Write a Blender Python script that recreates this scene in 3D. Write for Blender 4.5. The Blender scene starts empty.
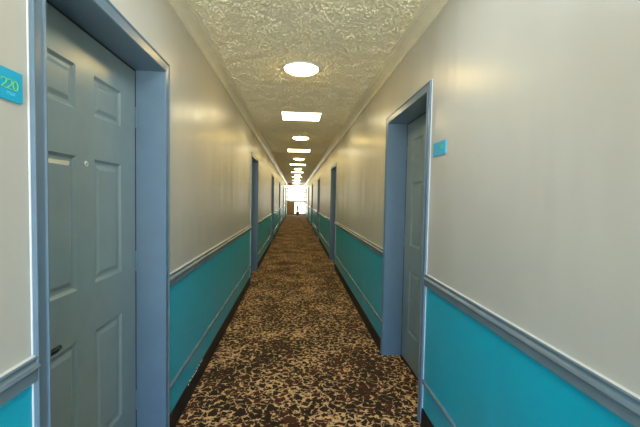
import bpy, bmesh, math, random
from mathutils import Matrix, Vector, noise

random.seed(7)
S = bpy.context.scene
C = S.collection
XL, XR = -0.7064, 0.7958          # wall faces
CX = (XL + XR) / 2
ZC = 2.50                         # ceiling
Y0, Y1 = -2.4, 30.0               # ends of the corridor
H = 2.028                         # door opening head
CAS = 0.057                       # casing width
OPEN = 0.914                      # door opening width

S.view_settings.view_transform = 'Standard'
S.view_settings.look = 'None'
S.view_settings.gamma = 1
S.view_settings.use_curve_mapping = False
S.view_settings.exposure = 0.8


def lin(r, g, b):
    f = lambda c: (c / 255 / 12.92) if c / 255 <= 0.04045 else ((c / 255 + 0.055) / 1.055) ** 2.4
    return (f(r), f(g), f(b), 1)


# ------------------------------------------------------------------ materials
def mat(name, col, rough=0.5, metal=0.0, spec=0.5):
    m = bpy.data.materials.new(name)
    m.use_nodes = True
    b = m.node_tree.nodes['Principled BSDF']
    b.inputs['Base Color'].default_value = col
    b.inputs['Roughness'].default_value = rough
    b.inputs['Metallic'].default_value = metal
    b.inputs['Specular IOR Level'].default_value = spec
    return m


def nd(m, t, **kw):
    n = m.node_tree.nodes.new(t)
    for k, v in kw.items():
        if k.startswith('i_'):
            key = k[2:]
            key = int(key) if key.isdigit() else key.replace('_', ' ')
            n.inputs[key].default_value = v
        else:
            setattr(n, k, v)
    return n


def lk(m, a, b):
    m.node_tree.links.new(a, b)


def ramp(m, src, stops, mode='LINEAR'):
    r = nd(m, 'ShaderNodeValToRGB')
    r.color_ramp.interpolation = mode
    els = r.color_ramp.elements
    while len(els) < len(stops):
        els.new(0.5)
    for e, (p, c) in zip(els, stops):
        e.position = p
        e.color = c
    lk(m, src, r.inputs[0])
    return r


def pos_scaled(m, sc):
    g = nd(m, 'ShaderNodeNewGeometry')
    mp = nd(m, 'ShaderNodeMapping')
    mp.inputs['Scale'].default_value = sc
    lk(m, g.outputs['Position'], mp.inputs['Vector'])
    return mp.outputs['Vector']


def bump(m, h, dist, strength=1.0, chain=None):
    b = nd(m, 'ShaderNodeBump')
    b.inputs['Distance'].default_value = dist
    b.inputs['Strength'].default_value = strength
    lk(m, h, b.inputs['Height'])
    if chain is not None:
        lk(m, chain.outputs['Normal'], b.inputs['Normal'])
    return b


def wall_material():
    m = mat('two_tone_wall_paint', (1, 1, 1, 1), 0.3, 0, 0.6)
    p = m.node_tree.nodes['Principled BSDF']
    g = nd(m, 'ShaderNodeNewGeometry')
    sp = nd(m, 'ShaderNodeSeparateXYZ')
    lk(m, g.outputs['Position'], sp.inputs[0])
    gt = nd(m, 'ShaderNodeMath', operation='GREATER_THAN')
    gt.inputs[1].default_value = 0.895
    lk(m, sp.outputs['Z'], gt.inputs[0])
    n = nd(m, 'ShaderNodeTexNoise')
    n.inputs['Scale'].default_value = 2.2
    n.inputs['Detail'].default_value = 4
    lk(m, g.outputs['Position'], n.inputs['Vector'])
    up = ramp(m, n.outputs['Fac'], [(0.3, UP_A), (0.7, UP_B)])
    lo = ramp(m, n.outputs['Fac'], [(0.3, LO_A), (0.7, LO_B)])
    mx = nd(m, 'ShaderNodeMix', data_type='RGBA')
    lk(m, gt.outputs[0], mx.inputs['Factor'])
    lk(m, lo.outputs[0], mx.inputs[6])
    lk(m, up.outputs[0], mx.inputs[7])
    lk(m, mx.outputs[2], p.inputs['Base Color'])
    # drywall waves, stretched upright, plus roller stipple
    w = nd(m, 'ShaderNodeTexNoise')
    w.inputs['Scale'].default_value = 1.0
    w.inputs['Detail'].default_value = 2
    lk(m, pos_scaled(m, (1, 3.0, 0.5)), w.inputs['Vector'])
    st = nd(m, 'ShaderNodeTexNoise')
    st.inputs['Scale'].default_value = 160
    lk(m, g.outputs['Position'], st.inputs['Vector'])
    b1 = bump(m, w.outputs['Fac'], 0.012)
    b2 = bump(m, st.outputs['Fac'], 0.0006, 0.5, b1)
    lk(m, b2.outputs['Normal'], p.inputs['Normal'])
    rr = ramp(m, n.outputs['Fac'], [(0.3, (0.30,) * 3 + (1,)), (0.7, (0.335,) * 3 + (1,))])
    lk(m, rr.outputs[0], p.inputs['Roughness'])
    return m


UP_A, UP_B = lin(196, 193, 184), lin(201, 198, 189)
LO_A, LO_B = lin(0, 174, 204), lin(0, 180, 210)
M_WALL = wall_material()


def popcorn_material():
    m = mat('popcorn_ceiling', lin(242, 233, 202), 0.6, 0, 0.55)
    p = m.node_tree.nodes['Principled BSDF']
    v = nd(m, 'ShaderNodeTexVoronoi', feature='SMOOTH_F1')
    v.inputs['Scale'].default_value = 55
    v.inputs['Smoothness'].default_value = 0.3
    nz = nd(m, 'ShaderNodeTexNoise')
    nz.inputs['Scale'].default_value = 38
    nz.inputs['Detail'].default_value = 5
    g = nd(m, 'ShaderNodeNewGeometry')
    lk(m, g.outputs['Position'], nz.inputs['Vector'])
    mx = nd(m, 'ShaderNodeMix', data_type='RGBA', blend_type='LINEAR_LIGHT')
    mx.inputs['Factor'].default_value = 0.03
    lk(m, g.outputs['Position'], mx.inputs[6])
    lk(m, nz.outputs['Color'], mx.inputs[7])
    lk(m, mx.outputs[2], v.inputs['Vector'])
    inv = nd(m, 'ShaderNodeMath', operation='SUBTRACT')
    inv.inputs[0].default_value = 1.0
    lk(m, v.outputs['Distance'], inv.inputs[1])
    ad = nd(m, 'ShaderNodeMath', operation='MULTIPLY_ADD')
    ad.inputs[1].default_value = 0.8
    lk(m, nz.outputs['Fac'], ad.inputs[0])
    lk(m, inv.outputs[0], ad.inputs[2])
    b = bump(m, ad.outputs[0], 0.004, 0.5)
    lk(m, b.outputs['Normal'], p.inputs['Normal'])
    return m


M_CEIL = popcorn_material()


def carpet_material():
    m = mat('vermicular_carpet', (1, 1, 1, 1), 0.95, 0, 0.15)
    p = m.node_tree.nodes['Principled BSDF']
    g = nd(m, 'ShaderNodeNewGeometry')
    # warp the coordinates so the cells turn into wormy islands
    nz = nd(m, 'ShaderNodeTexNoise')
    nz.inputs['Scale'].default_value = 15
    nz.inputs['Detail'].default_value = 3
    lk(m, g.outputs['Position'], nz.inputs['Vector'])
    wp = nd(m, 'ShaderNodeMix', data_type='RGBA', blend_type='LINEAR_LIGHT')
    wp.inputs['Factor'].default_value = 0.06
    lk(m, g.outputs['Position'], wp.inputs[6])
    lk(m, nz.outputs['Color'], wp.inputs[7])
    v = nd(m, 'ShaderNodeTexVoronoi', feature='DISTANCE_TO_EDGE')
    v.inputs['Scale'].default_value = 17
    lk(m, wp.outputs[2], v.inputs['Vector'])
    vc = nd(m, 'ShaderNodeTexVoronoi', feature='F1')
    vc.inputs['Scale'].default_value = 17
    lk(m, wp.outputs[2], vc.inputs['Vector'])
    wid = nd(m, 'ShaderNodeTexNoise')
    wid.inputs['Scale'].default_value = 30
    wid.inputs['Detail'].default_value = 3
    lk(m, g.outputs['Position'], wid.inputs['Vector'])
    big = nd(m, 'ShaderNodeTexNoise')
    big.inputs['Scale'].default_value = 2.6
    big.inputs['Detail'].default_value = 2
    lk(m, g.outputs['Position'], big.inputs['Vector'])
    # threshold = a*fine + b*big + c ; tan where distance < threshold
    t1 = nd(m, 'ShaderNodeMath', operation='MULTIPLY_ADD')
    t1.inputs[1].default_value = 0.42
    t1.inputs[2].default_value = -0.17
    lk(m, wid.outputs['Fac'], t1.inputs[0])
    t2 = nd(m, 'ShaderNodeMath', operation='MULTIPLY_ADD')
    t2.inputs[1].default_value = 0.28
    lk(m, big.outputs['Fac'], t2.inputs[0])
    t3 = nd(m, 'ShaderNodeMath', operation='SUBTRACT')
    t3.inputs[1].default_value = 0.125
    lk(m, t1.outputs[0], t2.inputs[2])
    lk(m, t2.outputs[0], t3.inputs[0])
    d = nd(m, 'ShaderNodeMath', operation='SUBTRACT')
    lk(m, t3.outputs[0], d.inputs[0])
    lk(m, v.outputs['Distance'], d.inputs[1])
    mr = nd(m, 'ShaderNodeMapRange', interpolation_type='SMOOTHSTEP')
    mr.inputs['From Min'].default_value = -0.02
    mr.inputs['From Max'].default_value = 0.03
    lk(m, d.outputs[0], mr.inputs['Value'])
    dark = ramp(m, vc.outputs['Color'], [(0.0, lin(10, 4, 5)), (0.45, lin(26, 10, 10)), (0.75, lin(66, 21, 15)), (1.0, lin(76, 40, 26))])
    tan = ramp(m, wid.outputs['Fac'], [(0.35, lin(184, 142, 102)), (0.55, lin(230, 186, 134)), (0.75, lin(240, 200, 136))])
    mx = nd(m, 'ShaderNodeMix', data_type='RGBA')
    lk(m, mr.outputs[0], mx.inputs['Factor'])
    lk(m, dark.outputs[0], mx.inputs[6])
    lk(m, tan.outputs[0], mx.inputs[7])
    lk(m, mx.outputs[2], p.inputs['Base Color'])
    pile = nd(m, 'ShaderNodeTexNoise')
    pile.inputs['Scale'].default_value = 420
    lk(m, g.outputs['Position'], pile.inputs['Vector'])
    b = bump(m, pile.outputs['Fac'], 0.003, 0.6)
    lk(m, b.outputs['Normal'], p.inputs['Normal'])
    p.inputs['Sheen Weight'].default_value = 0.25
    p.inputs['Sheen Tint'].default_value = lin(235, 190, 130)
    return m


M_CARPET = carpet_material()


def paint(name, col, rough, sc=3.0, amt=0.0015):
    m = mat(name, col, rough)
    n = nd(m, 'ShaderNodeTexNoise')
    n.inputs['Scale'].default_value = sc
    n.inputs['Detail'].default_value = 3
    g = nd(m, 'ShaderNodeNewGeometry')
    lk(m, g.outputs['Position'], n.inputs['Vector'])
    b = bump(m, n.outputs['Fac'], amt, 0.6)
    p = m.node_tree.nodes['Principled BSDF']
    lk(m, b.outputs['Normal'], p.inputs['Normal'])
    c2 = tuple(min(1, x * 1.1) for x in col[:3]) + (1,)
    r = ramp(m, n.outputs['Fac'], [(0.3, col), (0.7, c2)])
    lk(m, r.outputs[0], p.inputs['Base Color'])
    return m


M_FRAME = paint('blue_grey_frame_paint', lin(100, 123, 141), 0.28, 9)
M_DOOR = paint('blue_grey_door_paint', lin(128, 146, 148), 0.28, 9)
M_RAIL = paint('blue_grey_rail_paint', lin(106, 126, 138), 0.26, 12, 0.0008)
M_CROWN = paint('cream_crown_paint', lin(236, 230, 206), 0.30, 12, 0.0008)
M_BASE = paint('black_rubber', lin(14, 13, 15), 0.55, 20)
M_WHITE = paint('white_paint', lin(214, 216, 214), 0.4, 10)
M_ALU = mat('grey_aluminium', lin(150, 152, 158), 0.4, 0.0)
M_CHROME = mat('chrome', lin(240, 240, 236), 0.35, 0.6)
M_STEEL = mat('brushed_steel', lin(170, 170, 168), 0.3, 1.0)
M_DARKM = mat('dark_bronze', lin(40, 40, 42), 0.35, 0.9)
M_SIGN = mat('cyan_plastic', lin(0, 172, 214), 0.3)
M_DIGIT = mat('lime_raised_plastic', lin(132, 208, 96), 0.4)
M_BRAILLE = mat('pale_cyan_plastic', lin(120, 214, 232), 0.35)
M_REDSIGN = mat('red_lettering', lin(222, 92, 48), 0.4)
M_LEAF = paint('leaf_green', lin(78, 104, 52), 0.45, 30)
M_POT = paint('terracotta', lin(120, 84, 62), 0.7, 30)
M_SOIL = paint('soil', lin(50, 38, 28), 0.9, 80)


def wood():
    m = mat('oak_veneer', lin(150, 116, 66), 0.4)
    p = m.node_tree.nodes['Principled BSDF']
    n = nd(m, 'ShaderNodeTexNoise')
    n.inputs['Scale'].default_value = 6
    n.inputs['Detail'].default_value = 5
    lk(m, pos_scaled(m, (8, 8, 0.8)), n.inputs['Vector'])
    r = ramp(m, n.outputs['Fac'], [(0.3, lin(176, 138, 88)), (0.6, lin(214, 172, 110)), (0.8, lin(204, 150, 92))])
    lk(m, r.outputs[0], p.inputs['Base Color'])
    return m


M_WOOD = wood()


def emit(name, col, st):
    m = bpy.data.materials.new(name)
    m.use_nodes = True
    m.node_tree.nodes.clear()
    e = nd(m, 'ShaderNodeEmission')
    e.inputs['Color'].default_value = col
    e.inputs['Strength'].default_value = st
    o = nd(m, 'ShaderNodeOutputMaterial')
    lk(m, e.outputs[0], o.inputs['Surface'])
    m.cycles.emission_sampling = 'FRONT'
    return m


M_LAMP = emit('warm_lamp_glass', (1.0, 0.72, 0.25, 1), 16.0)
M_PANEL = emit('white_panel_diffuser', (1.0, 0.86, 0.52, 1), 7.0)
M_PANEL_COOL = emit('cool_panel_diffuser', (0.86, 0.95, 1.0, 1), 8.0)


def glass():
    m = bpy.data.materials.new('window_glass')
    m.use_nodes = True
    m.node_tree.nodes.clear()
    t = nd(m, 'ShaderNodeBsdfTransparent')
    t.inputs['Color'].default_value = (0.95, 0.97, 0.97, 1)
    g = nd(m, 'ShaderNodeBsdfGlossy')
    g.inputs['Roughness'].default_value = 0.02
    f = nd(m, 'ShaderNodeFresnel')
    mx = nd(m, 'ShaderNodeMixShader')
    o = nd(m, 'ShaderNodeOutputMaterial')
    lk(m, f.outputs[0], mx.inputs[0])
    lk(m, t.outputs[0], mx.inputs[1])
    lk(m, g.outputs[0], mx.inputs[2])
    lk(m, mx.outputs[0], o.inputs['Surface'])
    return m


M_GLASS = glass()


# ------------------------------------------------------------------ mesh helpers
def add_box(bm, x0, x1, y0, y1, z0, z1):
    x0, x1 = sorted((x0, x1)); y0, y1 = sorted((y0, y1)); z0, z1 = sorted((z0, z1))
    v = [bm.verts.new((x, y, z)) for z in (z0, z1) for y in (y0, y1) for x in (x0, x1)]
    for f in ((0, 2, 3, 1), (4, 5, 7, 6), (0, 1, 5, 4), (2, 6, 7, 3), (0, 4, 6, 2), (1, 3, 7, 5)):
        bm.faces.new([v[i] for i in f])


def add_rings(bm, rings, close=True, cap=True):
    R = [[bm.verts.new(p) for p in r] for r in rings]
    n = len(R[0])
    for a, b in zip(R, R[1:]):
        for i in range(n if close else n - 1):
            j = (i + 1) % n
            bm.faces.new((a[i], a[j], b[j], b[i]))
    if cap:
        bm.faces.new(R[0][::-1]); bm.faces.new(R[-1])


def add_lathe(bm, prof, n=32, mtx=None):
    rings = []
    for r, z in prof:
        ring = [Vector((r * math.cos(2 * math.pi * i / n), r * math.sin(2 * math.pi * i / n), z)) for i in range(n)]
        rings.append([mtx @ p for p in ring] if mtx else ring)
    add_rings(bm, rings)


def add_tube(bm, pts, rad, n=10):
    rings = []
    pts = [Vector(p) for p in pts]
    rads = rad if isinstance(rad, (list, tuple)) else [rad] * len(pts)
    for i, p in enumerate(pts):
        d = (pts[min(i + 1, len(pts) - 1)] - pts[max(i - 1, 0)]).normalized()
        a = d.orthogonal().normalized() if i == 0 else (prev - d * prev.dot(d)).normalized()
        prev = a
        b = d.cross(a)
        rings.append([p + rads[i] * (math.cos(2 * math.pi * k / n) * a + math.sin(2 * math.pi * k / n) * b) for k in range(n)])
    add_rings(bm, rings)


def obj(name, bm, m, parent=None, bevel=0.0, smooth=False, seg=2):
    me = bpy.data.meshes.new(name)
    bmesh.ops.recalc_face_normals(bm, faces=bm.faces)
    bm.to_mesh(me)
    bm.free()
    me.materials.append(m)
    o = bpy.data.objects.new(name, me)
    C.objects.link(o)
    if parent:
        o.parent = parent
    if bevel:
        b = o.modifiers.new('bevel', 'BEVEL')
        b.width = bevel; b.segments = seg; b.limit_method = 'ANGLE'; b.angle_limit = math.radians(50)
    if smooth:
        for p in me.polygons:
            p.use_smooth = True
    return o


def tag(o, label, cat, group=None):
    o['label'] = label; o['category'] = cat
    if group:
        o['group'] = group
    return o


def struct(o, label, cat):
    o['kind'] = 'structure'
    return tag(o, label, cat)


def thing(name, loc, rz=0):
    o = bpy.data.objects.new(name, None)
    C.objects.link(o)
    o.location = loc
    o.rotation_euler = (0, 0, rz)
    o.empty_display_size = 0.1
    return o


NB = bmesh.new

# ------------------------------------------------------------------ setting
# openings of the doors, per side (start of the clear opening along the hall)
DL = [1.006 + CAS, 5.74 + CAS, 10.62 + CAS, 15.45 + CAS, 20.3 + CAS, 25.1 + CAS]
DR = [2.090 + CAS, 6.98 + CAS, 11.72 + CAS, 16.4 + CAS, 21.2 + CAS, 26.0 + CAS]
DEP = 0.215                       # recess depth to the back


def wall(name, X, s, doors, label):
    bm = NB()
    g = 0.0205
    e = Y0
    for d in doors:
        add_box(bm, X, X + s * DEP, e, d - g, 0, ZC + 0.1)
        add_box(bm, X, X + s * DEP, d - g, d + OPEN + g, H + g, ZC + 0.1)
        e = d + OPEN + g
    add_box(bm, X, X + s * DEP, e, Y1 + 0.2, 0, ZC + 0.1)
    add_box(bm, X + s * DEP, X + s * (DEP + 0.1), Y0, Y1 + 0.2, 0, ZC + 0.1)
    return struct(obj(name, bm, M_WALL), label, 'wall')


wall('wall_left', XL, -1, DL, 'cream wall with turquoise lower half beside the door numbered 220')
wall('wall_right', XR, 1, DR, 'cream wall with turquoise lower half on the side of the deep narrow doorway')

bm = NB()
add_box(bm, XL - 0.3, XR + 0.3, Y0, Y1 + 0.25, -0.1, 0)
struct(obj('floor', bm, M_CARPET), 'hallway carpet of tan wormy lines over dark brown islands', 'floor')
bm = NB()
add_box(bm, XL - 0.05, XR + 0.05, Y0, Y1 + 0.2, ZC + .01, ZC + 0.1)
gx, ny = [XL + .07 + (XR - XL - .14) * i / 240 for i in range(241)], []
yy = Y0
while yy < Y1 + .2:
    ny.append(yy)
    yy += .006 if .9 < yy < 5 else (.012 if .9 < yy < 9 else .25)
rows = []
for yy in ny:
    fine = .9 < yy < 9
    row = []
    for xx in (gx if fine or True else gx):
        z = ZC
        if fine:
            p = Vector((xx, yy, 0))
            d = noise.voronoi(p * 54 + noise.noise_vector(p * 26) * .3)[0][0]
            z = ZC - max(0, .60 - d) * .023 * (.65 + .7 * noise.noise(p * 9)) - .0025 * noise.noise(p * 110)
        row.append(bm.verts.new((xx, yy, z)))
    rows.append(row)
for ra, rb in zip(rows, rows[1:]):
    for i in range(240):
        bm.faces.new((ra[i], rb[i], rb[i + 1], ra[i + 1]))
struct(obj('ceiling', bm, M_CEIL), 'cream popcorn textured hallway ceiling', 'ceiling')


def sweep_segments(doors, end_gap):
    segs = []
    e = Y0
    for d in doors:
        segs.append((e, d - end_gap)); e = d + OPEN + end_gap
    segs.append((e, Y1))
    return segs


def profile_run(X, s, prof, segs):
    """prof: (distance out from the wall, height) polygon; s = direction out of the wall"""
    bm = NB()
    for a, b in segs:
        add_rings(bm, [[(X + s * d, y, z) for d, z in prof] for y in (a, b)])
    return bm


RAIL = [(-.002, .862), (.012, .862), (.014, .865), (.014, .893), (.016, .896), (.021, .899), (.023, .903), (.021, .907),
        (.016, .909), (.012, .913), (.0105, .918), (.012, .923), (.0145, .925), (.0145, .929), (.011, .931), (-.002, .931)]
MOLD = [(-.002, .262)] + [(.012 * math.cos(t) ** .8 if math.cos(t) > 0 else 0, .2735 + .0115 * math.sin(t)) for t in
                         [math.radians(a) for a in range(-80, 81, 20)]] + [(-.002, .285)]
BASEP = [(-.002, -.0), (.016, .0), (.011, .006), (.008, .016), (.007, .100), (.004, .106), (-.002, .107)]
CROWN = [(-.002, ZC - .073), (.012, ZC - .073), (.018, ZC - .069), (.018, ZC - .060), (.012, ZC - .055), (.015, ZC - .050), (.024, ZC - .042), (.036, ZC - .034),
         (.050, ZC - .027), (.062, ZC - .023), (.062, ZC - .018), (.070, ZC - .020), (.078, ZC - .016), (.078, ZC - .009), (.092, ZC - .008), (.092, ZC + .002), (-.002, ZC + .002)]
k = 1
for side, X, s, doors in (('left', XL, 1, DL), ('right', XR, -1, DR)):
    where = 'beside the door numbered 220' if side == 'left' else 'on the wall opposite the door numbered 220'
    base = obj('baseboard_' + side, profile_run(X, s, BASEP, sweep_segments(doors, CAS - .004)), M_BASE)
    struct(base, 'black rubber baseboard ' + where, 'baseboard')
    if side == 'left':
        bm = NB()
        for i in range(13):      # flaked paint along the top of the baseboard
            y = 2.42 + i * .028 + random.uniform(-.01, .01)
            z = .108 + random.uniform(-.004, .006)
            w = random.uniform(.006, .014)
            pts = [(w * random.uniform(.6, 1.1) * math.cos(a), random.uniform(.004, .009) * math.sin(a)) for a in [j * math.pi / 4 for j in range(8)]]
            add_rings(bm, [[(X + d, y + py, z + pz) for py, pz in pts] for d in (.0065, .0095)])
        obj('paint_flake', bm, M_WHITE, base)['label'] = 'white flaked paint chips'
    r = obj('trim_%d' % k, profile_run(X, s, RAIL, sweep_segments(doors, CAS - .002)), M_RAIL)
    bead = [(-.002, .9295), (.0085, .9295), (.010, .931), (.009, .9325), (.006, .9332), (-.002, .9332)]
    obj('paint_bead', profile_run(X, s, bead, sweep_segments(doors, CAS - .002)), M_WHITE, r)['label'] = 'white painted top edge of the rail'
    struct(r, 'blue-grey chair rail between cream and turquoise paint ' + where, 'chair rail')
    r = obj('trim_%d' % (k + 1), profile_run(X, s, MOLD, sweep_segments(doors, CAS - .002)), M_RAIL)
    struct(r, 'thin blue-grey half-round strip low on turquoise paint ' + where, 'trim')
    r = obj('trim_%d' % (k + 2), profile_run(X, s, CROWN, [(Y0, Y1)]), M_CROWN)
    struct(r, 'cream crown moulding under the ceiling ' + where, 'crown moulding')
    k += 3

# ------------------------------------------------------------------ doors
FRAME_P = [(0, -.212), (0, .009), (.003, .013), (.008, .0135), (.011, .010), (.014, .009), (.044, .011), (.049, .015), (.054, .015), (.057, .011),
           (.057, -.001), (.020, -.001), (.020, -.212)]


def frame_mesh():
    """local space: x out of the wall into the hall, y along the opening from 0 to OPEN, z up"""
    bm = NB()
    rings = []
    for yy, zz, sy, sz in ((0, 0, -1, 0), (0, H, -1, 1), (OPEN, H, 1, 1), (OPEN, 0, 1, 0)):
        rings.append([(d, yy + sy * a, zz + sz * a) for a, d in FRAME_P])
    add_rings(bm, rings)
    return bm


def leaf_mesh():
    bm = NB()
    g = .009
    y0, y1, z0, z1 = g, OPEN - g, .010, H - g
    xf, xb = -.159, -.203
    cy = OPEN / 2
    cols = [(cy - .295, cy - .063), (cy + .063, cy + .295)]
    rows = [(.273, .790), (.995, 1.520), (1.700, 1.870)]
    ys = sorted({y0, y1, *[v for c in cols for v in c]})
    zs = sorted({z0, z1, *[v for r in rows for v in r]})
    V = {(y, z): bm.verts.new((xf, y, z)) for y in ys for z in zs}
    for i in range(len(ys) - 1):
        for j in range(len(zs) - 1):
            a, b, c, d = ys[i], ys[i + 1], zs[j], zs[j + 1]
            if (a, b) in cols and (c, d) in rows:
                prev = [V[a, c], V[b, c], V[b, d], V[a, d]]
                for ins, dep in ((.004, -.0035), (.010, -.0085), (.015, -.010), (.024, -.010), (.040, -.0035), (.044, -.003)):
                    cur = [bm.verts.new((xf + dep, y, z)) for y, z in ((a + ins, c + ins), (b - ins, c + ins), (b - ins, d - ins), (a + ins, d - ins))]
                    for q in range(4):
                        w = (q + 1) % 4
                        bm.faces.new((prev[q], prev[w], cur[w], cur[q]))
                    prev = cur
                bm.faces.new(prev)
            else:
                bm.faces.new((V[a, c], V[b, c], V[b, d], V[a, d]))
    # sides and back
    B = [bm.verts.new((xb, y, z)) for y, z in ((y0, z0), (y1, z0), (y1, z1), (y0, z1))]
    bm.faces.new(B)
    bm.faces.new([V[y, z0] for y in ys] + [B[1], B[0]])
    bm.faces.new([V[y, z1] for y in ys] + [B[2], B[3]])
    bm.faces.new([V[y0, z] for z in zs] + [B[3], B[0]])
    bm.faces.new([V[y1, z] for z in zs] + [B[2], B[1]])
    return bm


def door_parts(root):
    obj('door_frame', frame_mesh(), M_FRAME, root)
    bm = NB()
    rings = []
    for yy, zz, sy, sz in ((0, 0, -1, 0), (0, H, -1, 1), (OPEN, H, 1, 1), (OPEN, 0, 1, 0)):
        rings.append([(d, yy + sy * a, zz + sz * a) for a, d in ((.056, -.001), (.056, .004), (.0575, .0035), (.0588, .0025), (.0595, -.001))])
    add_rings(bm, rings)
    obj('paint_bead', bm, M_WHITE, root)['label'] = 'white painted outer edge of the door frame'
    leaf = obj('door_leaf', leaf_mesh(), M_DOOR, root)
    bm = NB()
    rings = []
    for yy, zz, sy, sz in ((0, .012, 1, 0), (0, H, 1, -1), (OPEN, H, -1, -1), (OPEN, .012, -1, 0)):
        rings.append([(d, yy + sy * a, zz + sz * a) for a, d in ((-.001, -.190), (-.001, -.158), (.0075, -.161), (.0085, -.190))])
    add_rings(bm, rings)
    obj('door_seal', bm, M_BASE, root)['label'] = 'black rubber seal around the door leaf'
    # peephole
    bm = NB()
    m = Matrix.Translation((-.159, OPEN / 2, 1.496)) @ Matrix.Rotation(math.pi / 2, 4, 'Y')
    add_lathe(bm, [(.0005, -.004), (.0115, -.004), (.012, .002), (.010, .005), (.006, .0055), (.005, .002), (.0005, .0015)], 20, m)
    p = obj('peephole', bm, M_CHROME, leaf, smooth=True)
    p['label'] = 'small chrome peephole'
    bm = NB()
    add_lathe(bm, [(.0005, .0015), (.0052, .0015), (.004, .0035), (.0005, .004)], 16, m)
    obj('peephole_lens', bm, M_BASE, leaf)['label'] = 'dark peephole lens'
    # lever handle with its rounded plate
    bm = NB()
    hy, hz = .068, .852
    pts = []
    for i in range(24):
        t = 2 * math.pi * i / 24
        pts.append((hy + .030 * max(-1, min(1, 1.35 * math.cos(t))), hz - .02 + .110 * max(-1, min(1, 1.15 * math.sin(t)))))
    add_rings(bm, [[(x, hy + (y - hy) * k, hz + (z - hz) * k) for y, z in pts] for x, k in ((-.161, 1), (-.150, 1), (-.146, .9))])
    add_tube(bm, [(-.150, hy, hz), (-.118, hy, hz), (-.105, hy + .006, hz), (-.099, hy + .02, hz), (-.098, hy + .06, hz), (-.099, hy + .10, hz - .002), (-.103, hy + .128, hz - .002)],
             [.012, .011, .0105, .0105, .0105, .0100, .008], 12)
    h = obj('door_handle', bm, M_DARKM, leaf, smooth=False)
    h['label'] = 'dark metal lever handle'
    for z in (.26, 1.02, 1.78):
        bm = NB()
        add_tube(bm, [(-.155, OPEN - .003, z - .05), (-.155, OPEN - .003, z + .05)], .0065, 10)
        add_tube(bm, [(-.155, OPEN - .003, z - .054), (-.155, OPEN - .003, z - .05)], [.004, .008], 10)
        add_tube(bm, [(-.155, OPEN - .003, z + .05), (-.155, OPEN - .003, z + .054)], [.008, .004], 10)
        obj('hinge', bm, M_FRAME, leaf)
    # threshold strip
    bm = NB()
    add_box(bm, -.205, -.150, .001, OPEN - .001, 0, .007)
    obj('threshold', bm, M_DARKM, root, bevel=.002)


ordw = ['first', 'second', 'third', 'fourth', 'fifth', 'sixth']
doors = []
proto = thing('door_1', (XL, DL[0], 0))
door_parts(proto)
LEFT_SHIFT = .016                 # the left leaves sit a little further out
for c in proto.children:
    if c.name.split('.')[0] in ('door_leaf', 'door_seal', 'threshold'):
        c.location.x = LEFT_SHIFT
struct(proto, 'blue-grey six-panel door set back in its frame beside the sign reading 220', 'door')
n = 1
for side, X, arr in (('left', XL, DL), ('right', XR, DR)):
    for i, y in enumerate(arr):
        if side == 'left' and i == 0:
            continue
        n += 1
        if side == 'right' and i == 0:
            root = thing('door_%d' % n, (X, y, 0))
            lab = 'blue-grey six-panel door deep in its doorway beside the small unreadable cyan sign'
        else:
            root = thing('door_%d' % n, (X, y, 0))
            lab = ('%s blue-grey door down the hall from the camera on the wall %s' %
                   (ordw[i], 'with the sign reading 220' if side == 'left' else 'opposite the sign reading 220'))
        struct(root, lab, 'door')
        for ch in list(proto.children):
            c = ch.copy(); C.objects.link(c); c.parent = root
            for g in list(ch.children):
                d = g.copy(); C.objects.link(d); d.parent = c
        if side == 'right':          # mirrored across the hall: same hinge side further down the hall
            for c in root.children:
                c.location.x = 0
                me = c.data.copy()
                me.transform(Matrix.Scale(-1, 4, (1, 0, 0)))
                me.flip_normals()
                c.data = me
                for d in c.children:
                    me = d.data.copy()
                    me.transform(Matrix.Scale(-1, 4, (1, 0, 0)))
                    me.flip_normals()
                    d.data = me


# ------------------------------------------------------------------ door number signs
SEG = {'2': [[(0, .78), (.06, .93), (.25, 1), (.45, 1), (.62, .92), (.68, .76), (.62, .58), (.0, 0), (.70, 0)]],
       '0': [[(.35 + .35 * math.cos(t), .5 + .5 * math.sin(t)) for t in [math.radians(a) for a in range(90, 451, 20)]]],
       '1': [[(.12, .80), (.38, 1), (.38, 0)]],
       'E': [[(.6, 1), (0, 1), (0, 0), (.6, 0)], [(0, .52), (.5, .52)]],
       'X': [[(0, 1), (.65, 0)], [(.65, 1), (0, 0)]],
       'I': [[(.15, 1), (.15, 0)]],
       'T': [[(0, 1), (.66, 1)], [(.33, 1), (.33, 0)]]}


def text_strokes(bm, txt, x0, z0, h, adv, wdt, y0, y1):
    """flat raised strokes in the plane y (local), from y0 to y1"""
    for ch in txt:
        for line in SEG[ch]:
            P = [Vector((x0 + px * h * .98, z0 + pz * h)) for px, pz in line]
            closed = (P[0] - P[-1]).length < 1e-6
            rings = []
            for i, p in enumerate(P):
                a = P[i - 1] if i > 0 else (P[-2] if closed else p)
                b = P[i + 1] if i < len(P) - 1 else (P[1] if closed else p)
                d1 = (p - a).normalized() if (p - a).length else (b - p).normalized()
                d2 = (b - p).normalized() if (b - p).length else d1
                nn = Vector((-(d1 + d2).y, (d1 + d2).x))
                nn = nn.normalized() if nn.length > 1e-6 else Vector((-d1.y, d1.x))
                k = min(2.0, 1 / max(.3, nn.dot(Vector((-d1.y, d1.x)))))
                q, r = p + nn * wdt / 2 * k, p - nn * wdt / 2 * k
                rings.append([(q.x, y0, q.y), (r.x, y0, r.y), (r.x, y1, r.y), (q.x, y1, q.y)])
            add_rings(bm, rings)
        x0 += adv


def rounded_rect(w, h, r, n=5):
    pts = []
    for cx, cz, a0 in ((w - r, h - r, 0), (r, h - r, 90), (r, r, 180), (w - r, r, 270)):
        for i in range(n + 1):
            t = math.radians(a0 + 90 * i / n)
            pts.append((cx + r * math.cos(t), cz + r * math.sin(t)))
    return pts


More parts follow.
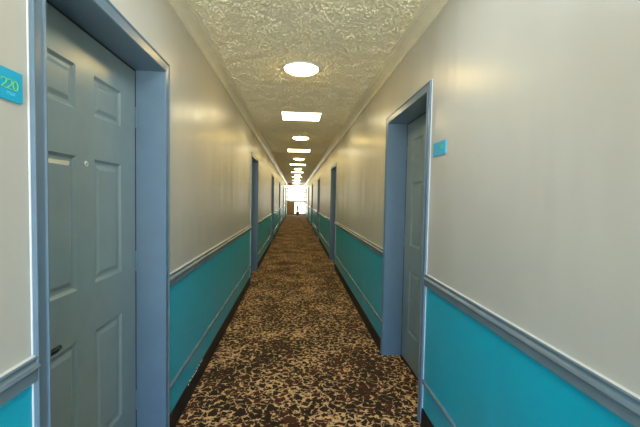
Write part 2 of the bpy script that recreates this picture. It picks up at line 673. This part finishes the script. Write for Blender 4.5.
def room_sign(name, loc, rz, txt, label, W=.165, Hh=.076):
    """local: x reading direction, z up, -y out of the wall"""
    root = thing(name, loc, rz)
    bm = NB()
    pts = rounded_rect(W, Hh, .003)
    add_rings(bm, [[(x, y, z) for x, z in pts] for y in (0, -.005)] + [[(W / 2 + (x - W / 2) * .99, -.006, Hh / 2 + (z - Hh / 2) * .98) for x, z in pts]])
    obj('plate', bm, M_SIGN, root)
    bm = NB()
    text_strokes(bm, txt, W - .018 - .0500, .028, .0225, .0178, .0017, -.0055, -.0075)
    obj('number', bm, M_DIGIT, root)
    bm = NB()
    for x in (0, .007, .012, .019, .024, .031):
        for z in (0, .0045):
            if (x, z) in ((.007, 0), (.019, .0045)):
                continue
            mtx = Matrix.Translation((W - .026 - .025 + x * .75, -.0055, .015 + z)) @ Matrix.Rotation(math.pi / 2, 4, 'X')
            add_lathe(bm, [(.0014, 0), (.0011, .0009), (.0004, .0013)], 8, mtx)
    obj('braille_dots', bm, M_BRAILLE, root)
    return tag(root, label, 'sign', 'room number signs')


room_sign('room_sign', (XL, .980 - .165, 1.5985), math.pi / 2, '220', 'cyan room sign with lime number 220 on the cream wall')
room_sign('room_sign', (XR, 2.036, 1.625), -math.pi / 2, '221', 'small cyan room sign beside the deep doorway, its number too small to read')

# ------------------------------------------------------------------ ceiling lamps
ORD = ['first', 'second', 'third', 'fourth', 'fifth', 'sixth', 'seventh', 'eighth', 'ninth']


def round_lamp_parts(root):
    bm = NB()
    add_lathe(bm, [(.140, 0), (.158, 0), (.160, -.006), (.158, -.014), (.153, -.017), (.149, -.015), (.147, -.010), (.140, -.008)], 48)
    obj('trim_ring', bm, M_WHITE, root, smooth=True)
    bm = NB()
    prof = [(.146, -.010)] + [(.146 * math.cos(t), -.010 - .042 * math.sin(t)) for t in [math.radians(a) for a in range(8, 88, 8)]] + [(.003, -.052)]
    rings = [[(r * math.cos(2 * math.pi * i / 32), r * math.sin(2 * math.pi * i / 32), z) for i in range(32)] for r, z in prof]
    add_rings(bm, rings, cap=False)
    bm.faces.new([v for v in bm.verts][-32:])
    d = obj('glass_dome', bm, M_LAMP, root, smooth=True)
    if d.data.polygons[0].normal.dot(d.data.polygons[0].center + Vector((0, 0, .01))) < 0:
        d.data.flip_normals()


def panel_parts(root, m):
    bm = NB()
    w, l, t = .272, .255, .014
    for x0, x1, y0, y1 in ((-w, w, -l, -l + t), (-w, w, l - t, l), (-w, -w + t, -l + t, l - t), (w - t, w, -l + t, l - t)):
        add_box(bm, x0, x1, y0, y1, -.010, 0)
    obj('panel_frame', bm, M_WHITE, root, bevel=.002)
    bm = NB()
    add_box(bm, -w + t, w - t, -l + t, l - t, -.007, -.001)
    d = obj('diffuser', bm, m, root)
    d.data.materials.append(M_WHITE)
    for p in d.data.polygons:         # only the underside of the plate gives light
        p.material_index = 0 if p.normal.z < -.9 else 1


round_ys = [3.15 + 3.54 * i for i in range(-1, 8)]
panel_ys = [4.98 + 3.54 * i for i in range(-1, 7)]
proto = None
for i, y in enumerate(round_ys):
    r = thing('ceiling_lamp', (CX + (-.01 if i < 2 else .035), y, ZC))
    if proto is None:
        proto = r; round_lamp_parts(r)
    else:
        for ch in list(proto.children):
            c = ch.copy(); C.objects.link(c); c.parent = r
    if i == 0:
        lab = 'round warm dome ceiling lamp straight above the camera, out of view'
    elif i == 1:
        lab = 'largest round warm dome lamp on the popcorn ceiling, before the first square panel'
    else:
        lab = '%s round warm dome lamp down the hall from the camera' % ORD[i - 1]
    tag(r, lab, 'ceiling lamp', 'round ceiling lamps')
proto = None
for i, y in enumerate(panel_ys):
    r = thing('ceiling_panel_light', (CX + .018, y, ZC))
    if i == 0:
        panel_parts(r, M_PANEL_COOL)
        lab = 'square cool white panel light above the camera, out of view'
    elif proto is None:
        proto = r; panel_parts(r, M_PANEL)
        lab = 'largest square white ceiling panel light, just past the largest round lamp'
    else:
        for ch in list(proto.children):
            c = ch.copy(); C.objects.link(c); c.parent = r
        lab = '%s square white panel light down the hall from the camera' % ORD[i - 1]
    tag(r, lab, 'ceiling light', 'square ceiling panel lights')


# ------------------------------------------------------------------ glazed ends of the corridor
def end_window(name, y, label, rails):
    root = thing(name, (CX, y, 0))
    W = (XR - XL) / 2 - .001
    bm = NB()
    t = .055
    add_box(bm, -W, -W + t, -.04, .04, 0, ZC - .001)
    add_box(bm, W - t, W, -.04, .04, 0, ZC - .001)
    for z, h in rails:
        add_box(bm, -W + t, W - t, -.03, .03, z - h / 2, z + h / 2)
    add_box(bm, -W + t, W - t, -.04, .04, .001, .10)
    add_box(bm, -W + t, W - t, -.04, .04, ZC - .07, ZC - .001)
    obj('window_frame', bm, M_ALU, root, bevel=.004)
    bm = NB()
    add_box(bm, -W + t - .005, W - t + .005, -.004, .004, .095, ZC - .065)
    obj('pane', bm, M_GLASS, root)
    return struct(root, label, 'window')


end_window('window_1', Y1, 'bright glazed end wall with pale crossbars at the far end of the hall', [(1.09, .13), (1.47, .10), (1.88, .10), (2.15, .09)])
end_window('window_2', Y0 + .05, 'glazed end wall behind the camera, out of view', [(1.05, .06)])

# ------------------------------------------------------------------ far furniture
cab = thing('cabinet', (-.370, 28.95, 0))
bm = NB()
add_box(bm, -.315, .315, -.20, .20, .14, 1.105)
obj('body', bm, M_WOOD, cab, bevel=.004)
bm = NB()
add_box(bm, -.332, .332, -.22, .205, 1.105, 1.14)
obj('cabinet_top', bm, M_WOOD, cab, bevel=.006)
for x in (-.29, .29):
    for yy in (-.17, .17):
        bm = NB()
        add_rings(bm, [[(x + a * r, yy + b * r, z) for a, b in ((-1, -1), (1, -1), (1, 1), (-1, 1))] for z, r in ((0, .016), (.14, .024))])
        obj('leg', bm, M_WOOD, cab)
for s in (-1, 1):
    bm = NB()
    a, b = (-.308, -.003) if s < 0 else (.003, .308)
    add_box(bm, a, b, -.218, -.2, .40, 1.095)
    d = obj('door', bm, M_WOOD, cab, bevel=.003)
    bm = NB()
    add_tube(bm, [(-.03 * -s, -.218, .72), (-.03 * -s, -.238, .72), (-.03 * -s, -.238, .80), (-.03 * -s, -.218, .80)], .005, 8)
    obj('handle', bm, M_STEEL, d)
bm = NB()
add_box(bm, -.308, .308, -.218, -.2, .15, .392)
d = obj('drawer', bm, M_WOOD, cab, bevel=.003)
bm = NB()
add_tube(bm, [(-.06, -.218, .28), (-.06, -.236, .28), (.06, -.236, .28), (.06, -.218, .28)], .005, 8)
obj('handle', bm, M_STEEL, d)
tag(cab, 'brown wooden cabinet on short legs standing before the bright end window', 'cabinet')


def plant(name, loc, pot_h, pot_r, h, nstem, label, seed, lean=.25):
    rnd = random.Random(seed)
    root = thing(name, loc)
    bm = NB()
    add_lathe(bm, [(.004, 0), (pot_r * .72, 0), (pot_r * .95, pot_h * .85), (pot_r, pot_h * .86), (pot_r, pot_h), (pot_r * .88, pot_h), (pot_r * .86, pot_h * .9), (.004, pot_h * .9)], 24)
    obj('pot', bm, M_POT, root, smooth=False)
    bs, bl = NB(), NB()
    for i in range(nstem):
        a = rnd.uniform(0, 2 * math.pi)
        top = Vector((math.cos(a), math.sin(a), 0)) * rnd.uniform(.2, 1) * lean * h
        L = h * rnd.uniform(.7, 1)
        pts = []
        for k in range(6):
            t = k / 5
            pts.append(Vector((0, 0, pot_h * .88)) + top * t * t + Vector((0, 0, (L - pot_h) * t)))
        add_tube(bs, pts, [.006 - .004 * k / 5 for k in range(6)], 6)
        for k in range(9):
            t = .3 + .7 * k / 8
            p = pts[min(5, int(t * 5))]
            b = rnd.uniform(0, 2 * math.pi)
            dr = Vector((math.cos(b), math.sin(b), rnd.uniform(.1, .9))).normalized()
            side = dr.cross(Vector((0, 0, 1))).normalized()
            up = side.cross(dr)
            ln, wd = rnd.uniform(.06, .10) * min(1, h / .6), rnd.uniform(.05, .068) * min(1, h / .6)
            rings = []
            for q in range(6):
                u = q / 5
                c = p + dr * ln * u - Vector((0, 0, 1)) * ln * .35 * u * u
                w = wd * math.sin(math.pi * (u * .92 + .04))
                rings.append([c + side * w, c + up * .0015, c - side * w, c - up * .0015])
            add_rings(bl, rings)
    obj('stem', bs, M_POT, root)
    obj('foliage', bl, M_LEAF, root)
    return tag(root, label, 'plant')


plant('potted_plant', (.185, 29.0, 0), .30, .15, .92, 40, 'tall thin potted plant on the carpet next to the wooden cabinet', 3, .10)
plant('potted_plant', (-.56, 28.9, 1.14), .10, .06, .36, 8, 'small leafy potted plant on top of the wooden cabinet', 5, .5)

# exit sign hung under the ceiling
ex = thing('exit_sign', (-.43, 26.0, 2.28))
bm = NB()
add_box(bm, -.165, .165, -.022, .022, 0, .185)
obj('housing', bm, M_WHITE, ex, bevel=.006)
bm = NB()
add_box(bm, -.15, .15, -.0245, -.0215, .010, .175)
obj('face_panel', bm, M_REDSIGN, ex)
bm = NB()
text_strokes(bm, 'EX', -.125, .042, .10, .070, .016, -.024, -.027)
text_strokes(bm, 'I', .012, .042, .10, .070, .016, -.024, -.027)
text_strokes(bm, 'T', .056, .042, .10, .070, .016, -.024, -.027)
obj('lettering', bm, M_WHITE, ex)
bm = NB()
add_lathe(bm, [(.012, .18), (.012, .21), (.05, .212), (.05, .2199)], 16)
obj('mount', bm, M_WHITE, ex)
tag(ex, 'red exit sign hanging below the ceiling at the far end of the hall', 'exit sign')

# ------------------------------------------------------------------ daylight
SKY_BACK, SKY_FRONT = (4.6, 6.6, 9.6, 1), (4.6, 4.4, 3.9, 1)
GROUND_FILL_BACK, GROUND_FRONT = (11.5, 11.3, 10.2, 1), (4.6, 4.2, 3.2, 1)
w = bpy.data.worlds.new('World')
S.world = w
w.use_nodes = True
nt = w.node_tree
bg = nt.nodes['Background']
tc = nt.nodes.new('ShaderNodeTexCoord')
sx = nt.nodes.new('ShaderNodeSeparateXYZ')
nt.links.new(tc.outputs['Generated'], sx.inputs[0])


def unit(sock, k):                # -k..k of a direction component to 0..1
    r = nt.nodes.new('ShaderNodeMapRange')
    r.inputs['From Min'].default_value = -k
    r.inputs['From Max'].default_value = k
    nt.links.new(sock, r.inputs['Value'])
    return r.outputs[0]


def blend(fac, a, b):
    m = nt.nodes.new('ShaderNodeMix')
    m.data_type = 'RGBA'
    nt.links.new(fac, m.inputs['Factor'])
    for i, v in ((6, a), (7, b)):
        if isinstance(v, tuple):
            m.inputs[i].default_value = v
        else:
            nt.links.new(v, m.inputs[i])
    return m.outputs[2]


ahead = unit(sx.outputs['Y'], 0.5)
sky = blend(ahead, SKY_BACK, SKY_FRONT)
ground = blend(ahead, GROUND_FILL_BACK, GROUND_FRONT)      # added ground glow, set bright to light the ceiling from below
nt.links.new(blend(unit(sx.outputs['Z'], 0.06), ground, sky), bg.inputs['Color'])
bg.inputs['Strength'].default_value = 1.0

# ------------------------------------------------------------------ camera (fitted to the photograph)
YAW, PITCH, ROLL, F, CH = .0692, -.0414, .0186, 358.24, 1.3723


def ray(u, v):
    x, z = (u - 320) / F, -(v - 213.5) / F
    y = 1.0
    uu, vv = x, -z
    uu, vv = uu * math.cos(ROLL) + vv * math.sin(ROLL), -uu * math.sin(ROLL) + vv * math.cos(ROLL)
    x, z = uu, -vv
    y, z = y * math.cos(PITCH) - z * math.sin(PITCH), y * math.sin(PITCH) + z * math.cos(PITCH)
    x, y = x * math.cos(YAW) + y * math.sin(YAW), -x * math.sin(YAW) + y * math.cos(YAW)
    return Vector((x, y, z))


fw = ray(320, 213.5).normalized()
rt = (ray(420, 213.5) - ray(320, 213.5)).normalized()
up = rt.cross(fw).normalized()
cd = bpy.data.cameras.new('camera')
co = bpy.data.objects.new('camera', cd)
C.objects.link(co)
mt = Matrix((rt, up, -fw)).transposed().to_4x4()
mt.translation = (0, 0, CH)
co.matrix_world = mt
cd.sensor_fit = 'HORIZONTAL'
cd.sensor_width = 36
cd.lens = F / 640 * 36
cd.clip_start = 0.02
S.camera = co
S.cycles.max_bounces = 16
S.cycles.diffuse_bounces = 8
S.cycles.glossy_bounces = 6
S.cycles.transparent_max_bounces = 12
S.cycles.sample_clamp_indirect = 5.0
# portals: tell Cycles where the daylight comes in (they give no light themselves)
for y, rx in ((Y1 + .06, -math.pi / 2), (Y0 - .01, math.pi / 2)):
    ld = bpy.data.lights.new('daylight_portal', 'AREA')
    ld.shape = 'RECTANGLE'
    ld.size, ld.size_y = XR - XL, ZC
    ld.cycles.is_portal = True
    lo = bpy.data.objects.new('daylight_portal', ld)
    lo.location = (CX, y, ZC / 2)
    lo.rotation_euler = (rx, 0, 0)
    C.objects.link(lo)
